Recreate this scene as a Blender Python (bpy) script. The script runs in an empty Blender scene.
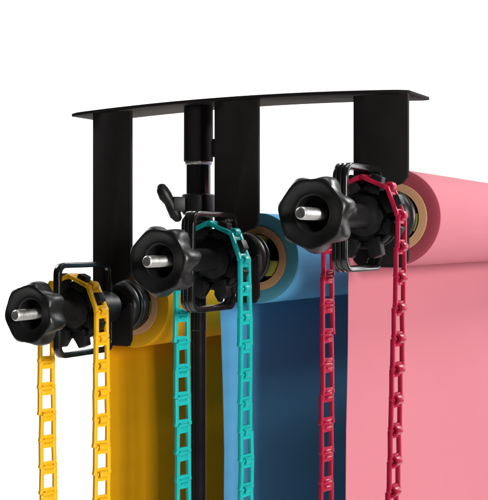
import bpy, bmesh, math, random
from mathutils import Vector, Matrix
random.seed(7)
scene = bpy.context.scene
COL = scene.collection
PI = math.pi
S = 0.000875            # one design unit in metres
TH = math.radians(29)   # the roll axes run away to the right by this angle
CAMZ = 1.25           # lens height above the white sweep
A = Vector((math.sin(TH), math.cos(TH), 0))
P = Vector((math.cos(TH), -math.sin(TH), 0))
ROT = PI / 2 - TH

# ------------------------------------------------------------------ helpers
def tag(o, label=None, cat=None, group=None, kind=None):
    if label: o['label'] = label
    if cat: o['category'] = cat
    if group: o['group'] = group
    if kind: o['kind'] = kind
    return o

def root(name, loc, label, cat, group=None):
    o = bpy.data.objects.new(name, None)
    COL.objects.link(o)
    o.location = loc
    o.rotation_euler = (0, 0, ROT)
    o.empty_display_size = 0.02
    return tag(o, label, cat, group)

def V(L, q, z):          # local design coordinates -> local metres
    return Vector((L * S, -q * S, z * S))

def build(name, bm, mats, parent=None, bevel=0, segs=2, sharp=38):
    bmesh.ops.remove_doubles(bm, verts=bm.verts, dist=1e-7)
    bmesh.ops.recalc_face_normals(bm, faces=bm.faces)
    if bevel:
        es = [e for e in bm.edges if len(e.link_faces) == 2 and e.calc_face_angle(0) > math.radians(35)]
        bmesh.ops.bevel(bm, geom=es, offset=bevel * S, segments=segs, profile=0.5,
                        affect='EDGES', clamp_overlap=True)
    me = bpy.data.meshes.new(name)
    bm.to_mesh(me); bm.free()
    for p in me.polygons: p.use_smooth = True
    me.set_sharp_from_angle(angle=math.radians(sharp))
    if not isinstance(mats, (list, tuple)): mats = [mats]
    for m in mats: me.materials.append(m)
    o = bpy.data.objects.new(name, me)
    COL.objects.link(o)
    if parent: o.parent = parent
    return o

def lathe(bm, prof, segs=64, lobes=0, centre=(0, 0), close=False, mat=0, phase=0.0, power=1.1):
    """prof: (L, r[, m]) revolved round the local X axis; m = depth of the lobes' valleys"""
    rings = []
    for pt in prof:
        L, r = pt[0], pt[1]
        m = pt[2] if len(pt) > 2 else 0
        if r < 1e-6:
            rings.append([bm.verts.new(V(L, centre[0], centre[1]))]); continue
        ring = []
        for k in range(segs):
            a = 2 * PI * k / segs
            rr = r
            if lobes and m:
                s = (0.5 - 0.5 * math.cos(lobes * (a - phase))) ** power
                rr = r * (1 - m * s)
            ring.append(bm.verts.new(V(L, centre[0] + rr * math.cos(a), centre[1] + rr * math.sin(a))))
        rings.append(ring)
    pairs = list(zip(rings[:-1], rings[1:]))
    if close: pairs.append((rings[-1], rings[0]))
    for r0, r1 in pairs:
        for k in range(segs):
            k2 = (k + 1) % segs
            if len(r0) == 1 and len(r1) == 1: continue
            if len(r0) == 1: f = bm.faces.new((r0[0], r1[k], r1[k2]))
            elif len(r1) == 1: f = bm.faces.new((r0[k], r1[0], r0[k2]))
            else: f = bm.faces.new((r0[k], r1[k], r1[k2], r0[k2]))
            f.material_index = mat

def prism(bm, pts, L0, L1):
    """polygon in (q, z) pushed from L0 to L1"""
    a = [bm.verts.new(V(L0, q, z)) for q, z in pts]
    b = [bm.verts.new(V(L1, q, z)) for q, z in pts]
    bm.faces.new(a); bm.faces.new(b[::-1])
    n = len(pts)
    for i in range(n):
        j = (i + 1) % n
        bm.faces.new((a[i], b[i], b[j], a[j]))

def box(bm, x0, x1, y0, y1, z0, z1, mtx=None):
    vs = [Vector((x, y, z)) for x in (x0, x1) for y in (y0, y1) for z in (z0, z1)]
    if mtx: vs = [mtx @ v for v in vs]
    v = [bm.verts.new(p * S) for p in vs]
    for f in ((0, 1, 3, 2), (4, 6, 7, 5), (0, 4, 5, 1), (2, 3, 7, 6), (0, 2, 6, 4), (1, 5, 7, 3)):
        bm.faces.new([v[i] for i in f])

def sweep(bm, pts, section, side, closed=False):
    """sweep a closed 2D section (u along the in-plane normal, v along 'side') along a planar path"""
    pts = [Vector(p) for p in pts]
    side = Vector(side).normalized()
    n = len(pts)
    rings = []
    for i, p in enumerate(pts):
        if closed:
            t = (pts[(i + 1) % n] - pts[i - 1])
        else:
            t = pts[min(i + 1, n - 1)] - pts[max(i - 1, 0)]
        t.normalize()
        nrm = side.cross(t).normalized()
        rings.append([bm.verts.new((p + nrm * u + side * v) * S) for u, v in section])
    m = len(section)
    rng = range(n) if closed else range(n - 1)
    for i in rng:
        r0, r1 = rings[i], rings[(i + 1) % n]
        for k in range(m):
            k2 = (k + 1) % m
            bm.faces.new((r0[k], r1[k], r1[k2], r0[k2]))
    if not closed:
        bm.faces.new(rings[0][::-1]); bm.faces.new(rings[-1])

def circ(r, n=12, cu=0, cv=0):
    return [(cu + r * math.cos(2 * PI * k / n), cv + r * math.sin(2 * PI * k / n)) for k in range(n)]

def rounded(pts, r, steps=6):
    """round the inner corners of an open 2D path"""
    out = [pts[0]]
    for i in range(1, len(pts) - 1):
        p0, p1, p2 = Vector(pts[i - 1]), Vector(pts[i]), Vector(pts[i + 1])
        d0, d1 = (p0 - p1).normalized(), (p2 - p1).normalized()
        ang = d0.angle(d1)
        cut = min(r / math.tan(ang / 2), (p0 - p1).length * .49, (p2 - p1).length * .49)
        rr = cut * math.tan(ang / 2)
        c = p1 + (d0 + d1).normalized() * (rr / math.sin(ang / 2))
        s, e = p1 + d0 * cut, p1 + d1 * cut
        a0 = math.atan2(s.y - c.y, s.x - c.x); a1 = math.atan2(e.y - c.y, e.x - c.x)
        while a1 - a0 > PI: a1 -= 2 * PI
        while a1 - a0 < -PI: a1 += 2 * PI
        for k in range(steps + 1):
            a = a0 + (a1 - a0) * k / steps
            out.append((c.x + rr * math.cos(a), c.y + rr * math.sin(a)))
    out.append(pts[-1])
    return out

def ztube(bm, prof, segs=40, c=(0, 0)):
    """(z, r) profile round a vertical axis"""
    rings = []
    for z, r in prof:
        if r < 1e-6: rings.append([bm.verts.new(Vector((c[0], c[1], z)) * S)]); continue
        rings.append([bm.verts.new(Vector((c[0] + r * math.cos(2*PI*k/segs), c[1] + r * math.sin(2*PI*k/segs), z)) * S) for k in range(segs)])
    for r0, r1 in zip(rings[:-1], rings[1:]):
        for k in range(segs):
            k2 = (k + 1) % segs
            if len(r0) == 1: bm.faces.new((r0[0], r1[k], r1[k2]))
            elif len(r1) == 1: bm.faces.new((r0[k], r1[0], r0[k2]))
            else: bm.faces.new((r0[k], r1[k], r1[k2], r0[k2]))

# ------------------------------------------------------------------ materials
def mat(name, col, rough=.5, metal=0, var=.08, vscale=40, bump=0, bscale=300, spec=.5, rvar=0.0, coat=0):
    m = bpy.data.materials.new(name); m.use_nodes = True
    nt = m.node_tree; N = nt.nodes; Lk = nt.links
    b = N['Principled BSDF']
    b.inputs['Roughness'].default_value = rough
    b.inputs['Metallic'].default_value = metal
    b.inputs['Specular IOR Level'].default_value = spec
    b.inputs['Coat Weight'].default_value = coat
    tc = N.new('ShaderNodeTexCoord')
    no = N.new('ShaderNodeTexNoise'); no.inputs['Scale'].default_value = vscale; no.inputs['Detail'].default_value = 5
    Lk.new(tc.outputs['Object'], no.inputs['Vector'])
    rp = N.new('ShaderNodeValToRGB')
    rp.color_ramp.elements[0].position = .3; rp.color_ramp.elements[1].position = .7
    rp.color_ramp.elements[0].color = (*[c * (1 - var) for c in col], 1)
    rp.color_ramp.elements[1].color = (*[min(1, c * (1 + var)) for c in col], 1)
    Lk.new(no.outputs['Fac'], rp.inputs['Fac'])
    Lk.new(rp.outputs['Color'], b.inputs['Base Color'])
    if rvar:
        mr = N.new('ShaderNodeMapRange')
        mr.inputs['From Min'].default_value = .3; mr.inputs['From Max'].default_value = .7
        mr.inputs['To Min'].default_value = max(.02, rough - rvar); mr.inputs['To Max'].default_value = rough + rvar
        Lk.new(no.outputs['Fac'], mr.inputs['Value']); Lk.new(mr.outputs['Result'], b.inputs['Roughness'])
    if bump:
        n2 = N.new('ShaderNodeTexNoise'); n2.inputs['Scale'].default_value = bscale; n2.inputs['Detail'].default_value = 3
        Lk.new(tc.outputs['Object'], n2.inputs['Vector'])
        bp = N.new('ShaderNodeBump'); bp.inputs['Strength'].default_value = bump; bp.inputs['Distance'].default_value = .0006
        Lk.new(n2.outputs['Fac'], bp.inputs['Height']); Lk.new(bp.outputs['Normal'], b.inputs['Normal'])
    return m

def wavy(m, amt):
    nt = m.node_tree; N = nt.nodes; Lk = nt.links
    old = [l for l in Lk if l.to_socket.name == 'Normal' and l.to_node.type == 'BSDF_PRINCIPLED'][0].from_node
    tc = N.new('ShaderNodeTexCoord'); no = N.new('ShaderNodeTexNoise')
    no.inputs['Scale'].default_value = 7; no.inputs['Detail'].default_value = 2.5; no.inputs['Distortion'].default_value = .6
    Lk.new(tc.outputs['Object'], no.inputs['Vector'])
    bp = N.new('ShaderNodeBump'); bp.inputs['Strength'].default_value = amt; bp.inputs['Distance'].default_value = .012
    Lk.new(no.outputs['Fac'], bp.inputs['Height']); Lk.new(bp.outputs['Normal'], old.inputs['Normal'])

def edge_mat(name, col, dark):
    """wound paper seen end-on: fine rings of slightly different tone"""
    m = bpy.data.materials.new(name); m.use_nodes = True
    nt = m.node_tree; N = nt.nodes; Lk = nt.links
    b = N['Principled BSDF']; b.inputs['Roughness'].default_value = .85; b.inputs['Specular IOR Level'].default_value = .15
    tc = N.new('ShaderNodeTexCoord')
    sx = N.new('ShaderNodeSeparateXYZ'); Lk.new(tc.outputs['Object'], sx.inputs[0])
    cb = N.new('ShaderNodeCombineXYZ'); Lk.new(sx.outputs['Y'], cb.inputs['X']); Lk.new(sx.outputs['Z'], cb.inputs['Y'])
    ln = N.new('ShaderNodeVectorMath'); ln.operation = 'LENGTH'; Lk.new(cb.outputs[0], ln.inputs[0])
    no = N.new('ShaderNodeTexNoise'); no.noise_dimensions = '1D'; no.inputs['Scale'].default_value = 900; no.inputs['Detail'].default_value = 4
    Lk.new(ln.outputs['Value'], no.inputs['W'])
    rp = N.new('ShaderNodeValToRGB')
    rp.color_ramp.elements[0].position = .32; rp.color_ramp.elements[1].position = .68
    rp.color_ramp.elements[0].color = (*dark, 1); rp.color_ramp.elements[1].color = (*col, 1)
    Lk.new(no.outputs['Fac'], rp.inputs['Fac']); Lk.new(rp.outputs['Color'], b.inputs['Base Color'])
    bp = N.new('ShaderNodeBump'); bp.inputs['Strength'].default_value = .22; bp.inputs['Distance'].default_value = .0005
    Lk.new(no.outputs['Fac'], bp.inputs['Height']); Lk.new(bp.outputs['Normal'], b.inputs['Normal'])
    return m

M = {}
M['plastic'] = mat('black_plastic', (.0075, .0072, .0074), .46, var=.15, bump=.12, bscale=900, rvar=.05, spec=.35)
M['gloss'] = mat('black_gloss_plastic', (.0075, .0072, .0073), .40, var=.15, bump=.10, bscale=1100, rvar=.06, spec=.55)
M['powder'] = mat('black_powder_coat', (.0105, .0090, .0088), .66, var=.12, bump=.18, bscale=1500, rvar=.04, spec=.12)
M['strap'] = mat('black_steel_strap', (.0085, .0083, .0083), .22, var=.15, bump=.04, bscale=800, rvar=.05, spec=.75)
M['tube'] = mat('black_tube', (.009, .009, .0095), .13, var=.1, rvar=.03, spec=.6)
M['steel'] = mat('zinc_steel', (.52, .51, .49), .44, 1, var=.12, vscale=150, bump=.05, bscale=900, rvar=.08)
M['card'] = edge_mat('cardboard', (.56, .32, .17), (.44, .235, .12))
M['olive'] = mat('olive_pad', (.20, .22, .035), .55, var=.12)
M['pink'] = mat('pink_paper', (.555, .180, .224), .75, var=.012, vscale=9, bump=.04, bscale=500, spec=.12)
M['blue'] = mat('blue_paper', (.115, .42, .71), .75, var=.015, vscale=9, bump=.04, bscale=500, spec=.12)
M['yellow'] = mat('yellow_paper', (.90, .405, .003), .75, var=.015, vscale=9, bump=.04, bscale=500, spec=.12)
M['pink_e'] = edge_mat('pink_paper_edge', (.33, .055, .08), (.28, .045, .065))
M['blue_e'] = edge_mat('blue_paper_edge', (.075, .27, .36), (.066, .24, .325))
M['yellow_e'] = edge_mat('yellow_paper_edge', (.60, .30, .006), (.54, .265, .005))
M['c_pink'] = mat('crimson_nylon', (.36, .008, .040), .36, var=.05, vscale=120)
M['c_teal'] = mat('teal_nylon', (.008, .42, .405), .36, var=.05, vscale=120)
M['c_yellow'] = mat('yellow_nylon', (.86, .46, .008), .38, var=.05, vscale=120)
for k_ in ('pink', 'blue', 'yellow'): wavy(M[k_], .22)
M['white'] = mat('white_backdrop', (.86, .86, .86), .9, var=.01, vscale=2, spec=.1)

# ------------------------------------------------------------------ the three roll axes
# knob centre of each axis in design units (X right, Y away, Z up from the lens)
PINK = Vector((74, 1092, 26))
AX = {
    'pink': dict(o=PINK, sp=118, roll=208, tip=-40, off=0, kn=-11, hw=33, qc=0, bot=-57),
    'teal': dict(o=PINK - P * 188 + Vector((0, 0, -49)), sp=110, roll=222, tip=-27, off=0, kn=0, hw=30.5, qc=.5, bot=-53),
    'yellow': dict(o=PINK - P * 375 + Vector((0, 0, -113)), sp=88, roll=216, tip=-20, off=18, kn=9, hw=30, qc=2, bot=-50),
}
for k, d in AX.items():
    d['o'].z = d['o'].z
    d['loc'] = d['o'] * S + Vector((0, 0, CAMZ))

# ------------------------------------------------------------------ backdrop (wall sweeping into floor)
bm = bmesh.new()
prof = [(-1.5, 0)]
for k in range(13):
    a = -PI / 2 + PI / 2 * k / 12
    prof.append((3.2 + 1.0 * math.cos(a), 1.0 + 1.0 * math.sin(a)))
prof.append((4.2, 5.0))
rows = [[bm.verts.new((x, y, z)) for x in (-2.6, 2.1)] for y, z in prof]
for r0, r1 in zip(rows[:-1], rows[1:]): bm.faces.new((r0[0], r0[1], r1[1], r1[0]))
bd = build('backdrop', bm, M['white'], sharp=60)
tag(bd, kind='structure')

# ------------------------------------------------------------------ hook bracket
ZP = 167                                    # underside of the plate above the lens
br = root('hook_bracket', PINK * S + Vector((0, 0, CAMZ)) , 'black metal bracket, a long flat top plate with three hanging hook arms', 'bracket')
zp = ZP - PINK.z
def bow(q): 
    t = (q + 203) / 236.0
    return 6.5 * (1 - t * t) - 3.0
bm = bmesh.new()
n = 40
q0, q1 = -440, 34
TK = 4.2
rows = []
for i in range(n + 1):
    q = q0 + (q1 - q0) * i / n
    z = zp + bow(q)
    c = 5 if i in (0, n) else 0
    rows.append([bm.verts.new(V(163 + c, q, z)), bm.verts.new(V(240 - c, q, z)),
                 bm.verts.new(V(240 - c, q, z + TK)), bm.verts.new(V(163 + c, q, z + TK))])
for r0, r1 in zip(rows[:-1], rows[1:]):
    for k in range(4): bm.faces.new((r0[k], r1[k], r1[(k+1) % 4], r0[(k+1) % 4]))
bm.faces.new(rows[0]); bm.faces.new(rows[-1][::-1])
build('top_plate', bm, M['powder'], br, bevel=.9)

for key, d in AX.items():
    rel = d['o'] - PINK
    q = rel.dot(P); dz = rel.z
    top = zp + bow(q) - .3 - dz
    h = d['hw']; bt = d['bot']
    out = [(-h, top), (h, top), (h, 46), (26, 38), (8, 32), (-4, 26), (-12, 18)]
    for k in range(11):
        a = math.radians(130 + 190 * k / 10)
        out.append((14.5 * math.cos(a), 14.5 * math.sin(a)))
    out += [(17, -4), (h - 3, 6), (h, 4), (h, bt + 8), (26, bt), (-25, bt), (-h, bt + 8)]
    q += d['qc']
    bm = bmesh.new()
    prism(bm, [(x + q, z + dz) for x, z in out], 165, 171)
    build('arm', bm, M['powder'], br, bevel=.8)
# ------------------------------------------------------------------ expander mechanisms
LAB = {
    'pink': 'black star knob expander with open strap frame, plugged into the pink paper roll',
    'teal': 'black star knob expander with strap frame, plugged into the light blue paper roll',
    'yellow': 'black star knob expander with wire frame, plugged into the yellow paper roll',
}
def expander(key):
    d = AX[key]; Ls = d['sp']
    r = root('roll_expander', d['loc'], LAB[key], 'expander', 'chain driven expanders hooked on the bracket arms')
    ph = {'pink': .25, 'teal': .1, 'yellow': .55}[key]
    # knob
    bm = bmesh.new()
    K = d['kn']
    m = .105
    prof = [(22, 0), (22, 16.6), (3, 17.6), (-1.5, 18.2), (-2.4, 19.4), (-2.2, 20.8), (-2.4, 22.4), (-3.6, 26),
            (-5.6, 30, .02), (-6.8, 32.6, .03), (-7.0, 34.2, .04), (-6.3, 36, .05), (-4.4, 37.8, m), (-1, 39.2, m * 1.15), (4, 39.9, m * 1.4),
            (10, 40.0, m * 1.65), (16, 39.4, m * 1.9), (21, 37.6, m * 2.1), (24.5, 34.6, m * 1.9), (27, 30.5, m * 1.4), (29, 26, .03), (31, 22, 0), (34, 18.5), (38, 17),
            (42, 16.4), (44, 14), (44, 0)]
    if key == 'yellow': prof = [(p[0], p[1] * .97) + tuple(p[2:]) for p in prof]
    lathe(bm, [(p[0] + K,) + tuple(p[1:]) for p in prof], 168, 7, phase=ph, power=1.0)
    kn = build('knob', bm, M['gloss'], r, sharp=50)
    # threaded bolt inside the knob's recess
    bm = bmesh.new()
    prof = [(d['tip'], 0), (d['tip'], 5.0), (d['tip'] + .5, 5.6), (d['tip'] + 1.5, 6.2)]
    x = d['tip'] + 2.0
    while x < 20 + K:
        prof += [(x, 6.45), (x + .45, 6.4), (x + 1.1, 5.6), (x + 1.3, 5.6)]; x += 2.0
    prof += [(21 + K, 6.2), (21 + K, 0)]
    lathe(bm, prof, 32)
    build('bolt', bm, M['steel'], r, sharp=28)
    # neck + stepped hub + shaft (one turned body)
    bm = bmesh.new()
    prof = [(43 + K, 0), (43 + K, 13.2), (Ls - 6, 13.4), (Ls - 3, 14.2), (Ls - 2, 17), (Ls - 1.4, 22), (Ls - .6, 23), (Ls + 1, 23.2), (Ls + 1.2, 26),
            (Ls + 2, 27), (Ls + 6, 27), (Ls + 7, 22), (148, 22), (150, 20), (163, 20), (163, 13.5), (174, 13.5), (176, 24), (176, 0)]
    lathe(bm, prof, 72)
    build('hub', bm, M['plastic'], r, sharp=40)
    # sprocket: disc with eight prongs that reach through the chain links, and clawed rims
    bm = bmesh.new()
    lathe(bm, [(Ls + 2.5, 26), (Ls + 2.5, 30), (Ls + 1.8, 30.6), (Ls + 1.8, 33), (Ls + 3, 35), (Ls + 6, 36.2), (Ls + 9, 36.2), (Ls + 10, 35), (Ls + 10, 26)], 72, close=True)
    lathe(bm, [(Ls + 18, 22.5), (Ls + 18, 35), (Ls + 19.5, 36.2), (Ls + 22, 36.2), (Ls + 23, 35), (Ls + 23, 22.5)], 72, close=True)
    for k in range(8):
        a = PI / 8 + k * PI / 4
        c, s = math.cos(a), math.sin(a)
        def pt(L, rr, t): return V(L, rr * c - t * s, rr * s + t * c)
        for (L0, L1, t0, t1, r0, r1) in ((Ls - 6, Ls + 6, 9.5, 5.4, 28, 47.5), (Ls - 6.5, Ls + 2.2, 3.4, 8.6, 27, 36)):
            vv = [bm.verts.new(pt(L, rr, t)) for L in (L0, L1) for rr, tt in ((r0, t0), (r1, t1)) for t in (-tt, tt)]
            for f in ((0, 1, 3, 2), (4, 6, 7, 5), (0, 4, 5, 1), (2, 3, 7, 6), (0, 2, 6, 4), (1, 5, 7, 3)):
                bm.faces.new([vv[i] for i in f])
    build('sprocket', bm, M['plastic'], r, bevel=1.2)
    # strap frame: an open rectangular loop in the upright plane of the shaft
    bm = bmesh.new()
    if key == 'yellow':
        path = [(165, -10), (165, -54), (58, -54), (58, 56), (164, 56), (164, 10)]
        path = rounded(path[::-1], 11)
        sec_w, lip = (-5, 4.5), 3.4
    else:
        path = [(163, 26), (161, 53), (62, 53), (60, -57), (150, -57), (160, -46), (157, -30), (162, -20)]
        path = rounded(path, 13)
        sec_w, lip = (-11, 5.5), 3.2
    side = (0, -1, 0)           # +q
    pts = [(p[0], 0, p[1]) for p in path]
    u0, u1 = sec_w
    h = lip
    def edge_pts(sgn):
        pts_ = [(sgn * h * .7, u0), (sgn * h, u0 + .9)]
        if key != 'yellow':
            for g in (u0 + 5.2, u0 + 10.6):
                pts_ += [(sgn * h, g - 1.3), (sgn * h * .62, g - .5), (sgn * h * .62, g + .5), (sgn * h, g + 1.3)]
        return pts_ + [(sgn * h, u1 - .7), (sgn * h * .75, u1)]
    sweep(bm, pts, edge_pts(-1) + edge_pts(1)[::-1], side)
    build('strap_frame', bm, M['strap'], r, sharp=55)
    # flanges against the arm and the expanding plug inside the core
    bm = bmesh.new()
    R = 34 if key == 'yellow' else 32.5
    lathe(bm, [(174, 13), (174, R - 6), (176, R - 3), (181, R), (184, R), (185.5, R - 2), (186, 24), (189, 24), (189.5, R - 1.5), (191, R), (194, R), (195.5, R - 1.5), (196, 18), (240, 18), (240, 0), (174, 0)], 72)
    if key == 'yellow':
        lathe(bm, [(197, 22), (197, 31), (199, 33), (204, 34), (207, 34), (208, 33), (208, 22)], 72, close=True)
    build('flange', bm, M['gloss'], r, sharp=40)
    for k in range(3):
        a0 = {'pink': -12, 'teal': -28, 'yellow': -10}[key] + 120 * k
        bm = bmesh.new()
        arc = [math.radians(a0 - 22 + 44 * i / 12) for i in range(13)]
        poly = [(29.3 * math.cos(a), 29.3 * math.sin(a)) for a in arc] + [(19 * math.cos(a), 19 * math.sin(a)) for a in arc[::-1]]
        prism(bm, poly, 208, 236)
        build('expander_pad', bm, M['olive'], r, bevel=.6)
    return r
for k in AX: expander(k)

# ------------------------------------------------------------------ paper rolls
RL = {'pink': ('pink paper background roll with its sheet hanging down, front right', 'pink'),
      'teal': ('light blue paper background roll with hanging sheet, between the yellow and pink rolls', 'blue'),
      'yellow': ('yellow paper background roll with hanging yellow sheet, farthest left and lowest', 'yellow')}
LEN = 2350
def paper_roll(key):
    d = AX[key]; lab, c = RL[key]
    L0 = d['roll']
    r = root('paper_roll', d['loc'], lab, 'paper roll', 'background paper rolls hung in a row')
    bm = bmesh.new()
    lathe(bm, [(L0 - 1, 30.6), (L0 - 1, 40.4), (L0 + LEN, 40.4), (L0 + LEN, 30.6)], 96, close=True)
    build('core', bm, M['card'], r, bevel=.4, segs=1)
    bm = bmesh.new()
    lathe(bm, [(L0 + LEN - 3, 40.7), (L0 + .6, 40.7)], 128, mat=0)
    lathe(bm, [(L0 + .6, 40.7), (L0 + .2, 44), (L0, 50), (L0 + .4, 56.3)], 128, mat=1)
    lathe(bm, [(L0 + .4, 56.3), (L0 + .9, 57), (L0 + LEN - 3, 57)], 128, mat=0)
    lathe(bm, [(L0 + LEN - 3, 57), (L0 + LEN - 3, 40.7)], 128, mat=1)
    build('wound_paper', bm, [M[c], M[c + '_e']], r, sharp=40)
    # hanging sheet: leaves the roll at its far tangent and drops
    bm = bmesh.new()
    nz, nl = 80, 70
    drop = 1250
    tilt = {'pink': -9, 'teal': 13, 'yellow': 2}[key]
    front = []; back = []
    for i in range(nz + 1):
        z = -drop * i / nz
        rf, rb = [], []
        for j in range(nl + 1):
            t = (j / nl) ** 1.35
            edge = L0 + d['off'] + tilt * min(1.0, -z / 250.0)
            L = edge + (L0 + LEN - 6 - edge) * t
            fade = min(1.0, -z / 160.0)
            w = fade * (2.2 * math.sin(L / 170.0 + z / 400.0 + len(key)) + 1.2 * math.sin(z / 130.0 + L / 90.0))
            # the free edge curls gently
            cu = math.exp(-(L - edge) / 38.0)
            w += fade * 2.6 * cu
            q = -57.25 + w
            rf.append(bm.verts.new(V(L, q + .3, z)))
            rb.append(bm.verts.new(V(L, q - .3, z)))
        front.append(rf); back.append(rb)
    for i in range(nz):
        for j in range(nl):
            bm.faces.new((front[i][j], front[i+1][j], front[i+1][j+1], front[i][j+1]))
            bm.faces.new((back[i][j], back[i][j+1], back[i+1][j+1], back[i+1][j]))
        bm.faces.new((front[i][0], back[i][0], back[i+1][0], front[i+1][0]))
        bm.faces.new((front[i][nl], front[i+1][nl], back[i+1][nl], back[i][nl]))
    for j in range(nl):
        bm.faces.new((front[0][j], front[0][j+1], back[0][j+1], back[0][j]))
        bm.faces.new((front[nz][j], back[nz][j], back[nz][j+1], front[nz][j+1]))
    build('hanging_sheet', bm, M[c], r, sharp=50)
for k in AX: paper_roll(k)

# ------------------------------------------------------------------ chains
PITCH = 33.0
RC = PITCH / (2 * math.sin(PI / 8))
def link_mesh(name, m, rw=2.5, kr=5.6):
    """x = across (shaft direction), y = along the chain (down is -), z = outward"""
    bm = bmesh.new()
    h = PITCH / 2
    for s in (-1, 1):
        path = [(9.5 * s, h - .05, 0), (9.5 * s, h - 8, 0), (9.6 * s, 0, 0), (9.7 * s, -h + 5, 0), (10.5 * s, -h + 3.0, 0), (10.5 * s, -h + .02, 0)]
        sweep(bm, path, [(-rw, -2.3), (rw, -2.3), (rw, 2.3), (-rw, 2.3)], (0, 0, 1))
    # pin at the top end, flat bar below it
    box(bm, -8.6, 8.6, h - 8.6, h - 2.2, -2.1, 1.0)
    for (y, z, r_, w) in ((h, 0, 2.7, 8.4),):
        c1 = [bm.verts.new(Vector((-w, y + r_ * math.cos(2*PI*k/10), z + r_ * math.sin(2*PI*k/10))) * S) for k in range(10)]
        c2 = [bm.verts.new(Vector((w, v.co.y / S, v.co.z / S)) * S) for v in c1]
        bm.faces.new(c1[::-1]); bm.faces.new(c2)
        for k in range(10): bm.faces.new((c1[k], c1[(k+1) % 10], c2[(k+1) % 10], c2[k]))
    # hook barrel at the bottom end, standing out from the link
    sec = []
    for k in range(15):
        a = math.radians(-150 + 285 * k / 14)
        sec.append((kr * math.cos(a), kr * math.sin(a)))
    for k in range(15):
        a = math.radians(-150 + 285 * (14 - k) / 14)
        sec.append((3.0 * math.cos(a), 3.0 * math.sin(a)))
    # orient so that the opening looks inward
    v1 = [bm.verts.new(Vector((-5.6, -h + u * .9, .6 + v)) * S) for v, u in sec]
    v2 = [bm.verts.new(Vector((5.6, -h + u * .9, .6 + v)) * S) for v, u in sec]
    nn = len(sec)
    for k in range(nn): bm.faces.new((v1[k], v1[(k+1) % nn], v2[(k+1) % nn], v2[k]))
    for vv in (v1, v2):
        for k in range(14): bm.faces.new((vv[k], vv[k+1], vv[nn-2-k], vv[nn-1-k]))
    box(bm, -10.2, 10.2, -h + 3.6, -h + 7.6, -2.2, 1.6)
    o = build(name, bm, m, None, bevel=.55, segs=2)
    return o

CH = {'pink': ('crimson red plastic link chain looped over the sprocket, in front of the pink sheet', 'c_pink'),
      'teal': ('teal plastic link chain looped over the sprocket, in front of the blue sheet', 'c_teal'),
      'yellow': ('yellow plastic link chain looped over the leftmost sprocket', 'c_yellow')}
TW = {'pink': (9, 10), 'teal': (6, 14), 'yellow': (14, 17)}     # right strand, left strand twist (degrees)
def chain(key):
    d = AX[key]; lab, mm = CH[key]
    r = root('link_chain', d['loc'], lab, 'chain', 'control chains hanging from the sprockets')
    first = link_mesh('link', M[mm], *((1.95, 6.5) if key == 'pink' else (2.5, 5.6)))
    NS = 13
    pts = []
    for k in range(5):
        a = k * PI / 4
        pts.append((RC * math.cos(a), RC * math.sin(a)))        # right -> over -> left
    for k in range(1, NS + 1): pts.append((-RC, -PITCH * k))
    for k in range(1, 5):
        a = PI + k * PI / 4
        pts.append((RC * math.cos(a), RC * math.sin(a) - PITCH * NS))
    for k in range(1, NS): pts.append((RC, -PITCH * NS + PITCH * k))
    n = len(pts)
    Ls = d['sp']
    rnd = random.Random(key)
    tr, tl = TW[key]
    for i in range(n):
        p, q = Vector(pts[i]), Vector(pts[(i + 1) % n])
        mid = (p + q) / 2
        # link's +y points up-stream; keep the pin end up on both strands
        t = (q - p).normalized()
        outn = Vector((t.y, -t.x))
        x2 = mid.x
        depth = -mid.y
        right_side = x2 > 0
        up = -t if (x2 < -1e-3 and i < 4 + NS + 2) else t
        if not right_side and i >= 4: up = -t
        if i < 4: up = t if i < 2 else -t
        if i < 2: up = t
        # local frame in (L, q, z) -> local xyz (x=L, y=-q, z=z)
        Y = Vector((0, -up.x, up.y))
        Z = Vector((0, -outn.x, outn.y))
        X = Y.cross(Z)
        rot = Matrix((X, Y, Z)).transposed()
        tw = 0; sway = 0
        if 4 <= i < 4 + NS or i >= 8 + NS:
            f = min(1.0, max(0.0, depth / 90.0))
            base = tr if right_side else tl
            tw = math.radians(base) * f + math.radians(rnd.uniform(-4, 4)) * f
            sway = rnd.uniform(-.5, .5) * f + {'pink': (-9, -2), 'teal': (2, 3), 'yellow': (0, 5)}[key][0 if right_side else 1] * max(0, depth - 20) / 260.0
        # twist about the vertical strand
        sgn = -1 if right_side else -1
        rot = Matrix.Rotation(sgn * tw, 3, 'Z') @ rot if abs(tw) > 1e-6 else rot
        rot = rot @ Matrix.Rotation(math.radians(rnd.uniform(-1.2, 1.2)), 3, 'X') @ Matrix.Rotation(math.radians(rnd.uniform(-1.8, 1.8)), 3, 'Z')
        o = first if i == 0 else first.copy()
        if i: COL.objects.link(o)
        o.parent = r
        loc = V(Ls, mid.x + sway, mid.y)
        o.matrix_basis = Matrix.Translation(loc) @ rot.to_4x4()
for k in AX: chain(k)

# ------------------------------------------------------------------ light stand pole under the plate
tl = AX['teal']['o']
base = tl + A * 200 - P * 74
st = root('light_stand', Vector((base.x * S, base.y * S, 0)), 'black light stand pole with wing knob clamp, holding up the top plate', 'light stand')
q_st = (base - PINK).dot(P)
zt = ZP + bow(q_st) + CAMZ / S - .4          # top of the pole above the floor, design units
def zpix(y): return CAMZ / S + (240 - y) * base.y / 1092.0
bm = bmesh.new()
ztube(bm, [(zt, 0), (zt, 18.6), (zpix(162) + 1.5, 18.8), (zpix(162), 17.6), (zpix(162), 0)])
build('top_collar', bm, M['powder'], st)
bm = bmesh.new()
zc = zpix(163)
ztube(bm, [(zc + 2, 15.5), (zc + 1.2, 17.6), (zc - 1.0, 17.6), (zc - 2.6, 16.4), (zc - 2.6, 12)])
build('thread_ring', bm, M['steel'], st)
bm = bmesh.new()
ztube(bm, [(zpix(163), 15.8), (zpix(200), 15.8), (zpix(200), 10)])
build('upper_tube', bm, M['tube'], st)
bm = bmesh.new()
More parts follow.
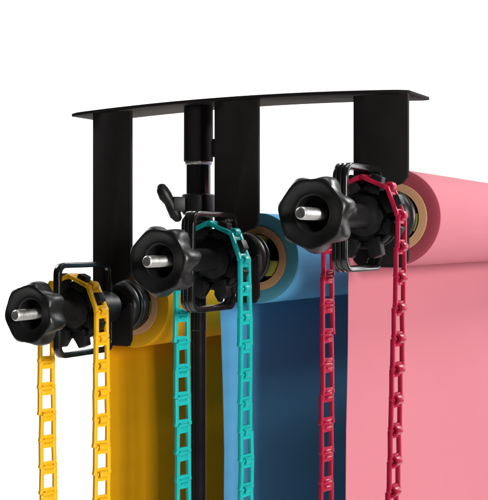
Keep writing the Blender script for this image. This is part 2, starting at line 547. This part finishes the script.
ztube(bm, [(zpix(194), 15.9), (zpix(194), 19.5), (zpix(195), 21), (zpix(213), 21), (zpix(215), 19), (zpix(232), 18), (zpix(233), 12)])
# clamp ears towards the wing knob
mt = Matrix.Rotation(-ROT, 4, 'Z') @ Matrix.Rotation(math.radians(196), 4, 'Z')
box(bm, 10, 34, -8, 8, zpix(212), zpix(197), mt)
build('clamp', bm, M['plastic'], st, bevel=1.2)
# wing knob: short stub and a bent two-blade handle
bm = bmesh.new()
zk = zpix(204)
mk = Matrix.Translation((0, 0, zk)) @ mt
def kp(x, y, z): return (mk @ Vector((x, y, z)))
path = [(48.6, 0, 25.2), (48.4, 0, 23.6), (47, 0, 18), (43, 0, 10), (38, 0, 3), (34, 0, -5), (30, 0, -14), (25.6, 0, -20.4), (24.6, 0, -22)]
wid = [2.0, 5.4, 8.2, 9.0, 7.5, 7.5, 8.6, 5.8, 2.4]
thk = [2.0, 4.8, 7.6, 8.6, 7.2, 7.6, 7.6, 5.0, 2.0]
rings = []
for i, p in enumerate(path):
    t = (Vector(path[min(i+1, 8)]) - Vector(path[max(i-1, 0)])).normalized()
    nrm = Vector((0, 1, 0)).cross(t).normalized()
    rings.append([bm.verts.new(mk @ (Vector(p) + Vector((0, 1, 0)) * wid[i] * math.cos(2*PI*k/14) + nrm * thk[i] * math.sin(2*PI*k/14)) * 1.0) for k in range(14)])
for r0, r1 in zip(rings[:-1], rings[1:]):
    for k in range(14): bm.faces.new((r0[k], r1[k], r1[(k+1) % 14], r0[(k+1) % 14]))
bm.faces.new(rings[0]); bm.faces.new(rings[-1][::-1])
for v in bm.verts: v.co *= S
box(bm, 30, 37, -4, 4, -4, 4, mk)
build('wing_knob', bm, M['plastic'], st, sharp=60)
bm = bmesh.new()
ztube(bm, [(zpix(231), 10.2), (zpix(330), 10.2), (zpix(330) - .5, 9.8), (4, 9.8), (4, 0)])
build('lower_tube', bm, M['tube'], st)
bm = bmesh.new()
ms = Matrix.Rotation(-ROT, 4, 'Z')
box(bm, 17, 24, -5, 5, zpix(157), zpix(139), ms)
build('set_screw', bm, M['plastic'], st, bevel=1.5)

# ------------------------------------------------------------------ light
w = bpy.data.worlds.new('World'); scene.world = w; w.use_nodes = True
w.node_tree.nodes['Background'].inputs['Color'].default_value = (1, 1, 1, 1)
w.node_tree.nodes['Background'].inputs['Strength'].default_value = .018

def area(name, loc, target, size, power, col=(1, 1, 1), size_y=None):
    l = bpy.data.lights.new(name, 'AREA'); l.energy = power; l.color = col
    l.shape = 'RECTANGLE'; l.size = size; l.size_y = size_y or size
    o = bpy.data.objects.new(name, l); COL.objects.link(o)
    o.location = loc
    o.rotation_euler = (Vector(target) - Vector(loc)).to_track_quat('-Z', 'Y').to_euler()
    return o
T = (0.15, 1.25, CAMZ - .1)
area('added_highlight_strip', (2.7, 3.1, CAMZ + .1), T, .6, 14, (1, 1, 1), 1.6)  # added lamp, out of view, to draw highlights along right-facing metal edges
area('key_softbox', (2.3, -2.1, CAMZ + .55), T, 1.2, 185, (1, .985, .96), .9)
area('top_softbox', (.45, 1.15, CAMZ + 1.6), (.2, 1.4, CAMZ), .9, 11, (1, .98, .96))
area('backdrop_light_left', (-2.0, 2.6, CAMZ + 1.7), (-.5, 4.2, CAMZ), .8, 115)
area('backdrop_light_right', (2.4, 2.6, CAMZ + 1.7), (.6, 4.2, CAMZ), .8, 115)

# ------------------------------------------------------------------ camera
cam = bpy.data.cameras.new('camera'); co = bpy.data.objects.new('camera', cam); COL.objects.link(co)
co.location = (0, 0, CAMZ); co.rotation_euler = (PI / 2, 0, 0)
cam.sensor_fit = 'HORIZONTAL'; cam.sensor_width = 36
cam.lens = 36 * 1092 / 488
cam.shift_y = -10 / 488
cam.clip_start = .02; cam.clip_end = 100
scene.camera = co

scene.render.engine = 'CYCLES'
scene.view_settings.view_transform = 'Standard'
scene.view_settings.look = 'None'
scene.view_settings.exposure = 0
scene.view_settings.gamma = 1
scene.cycles.max_bounces = 8
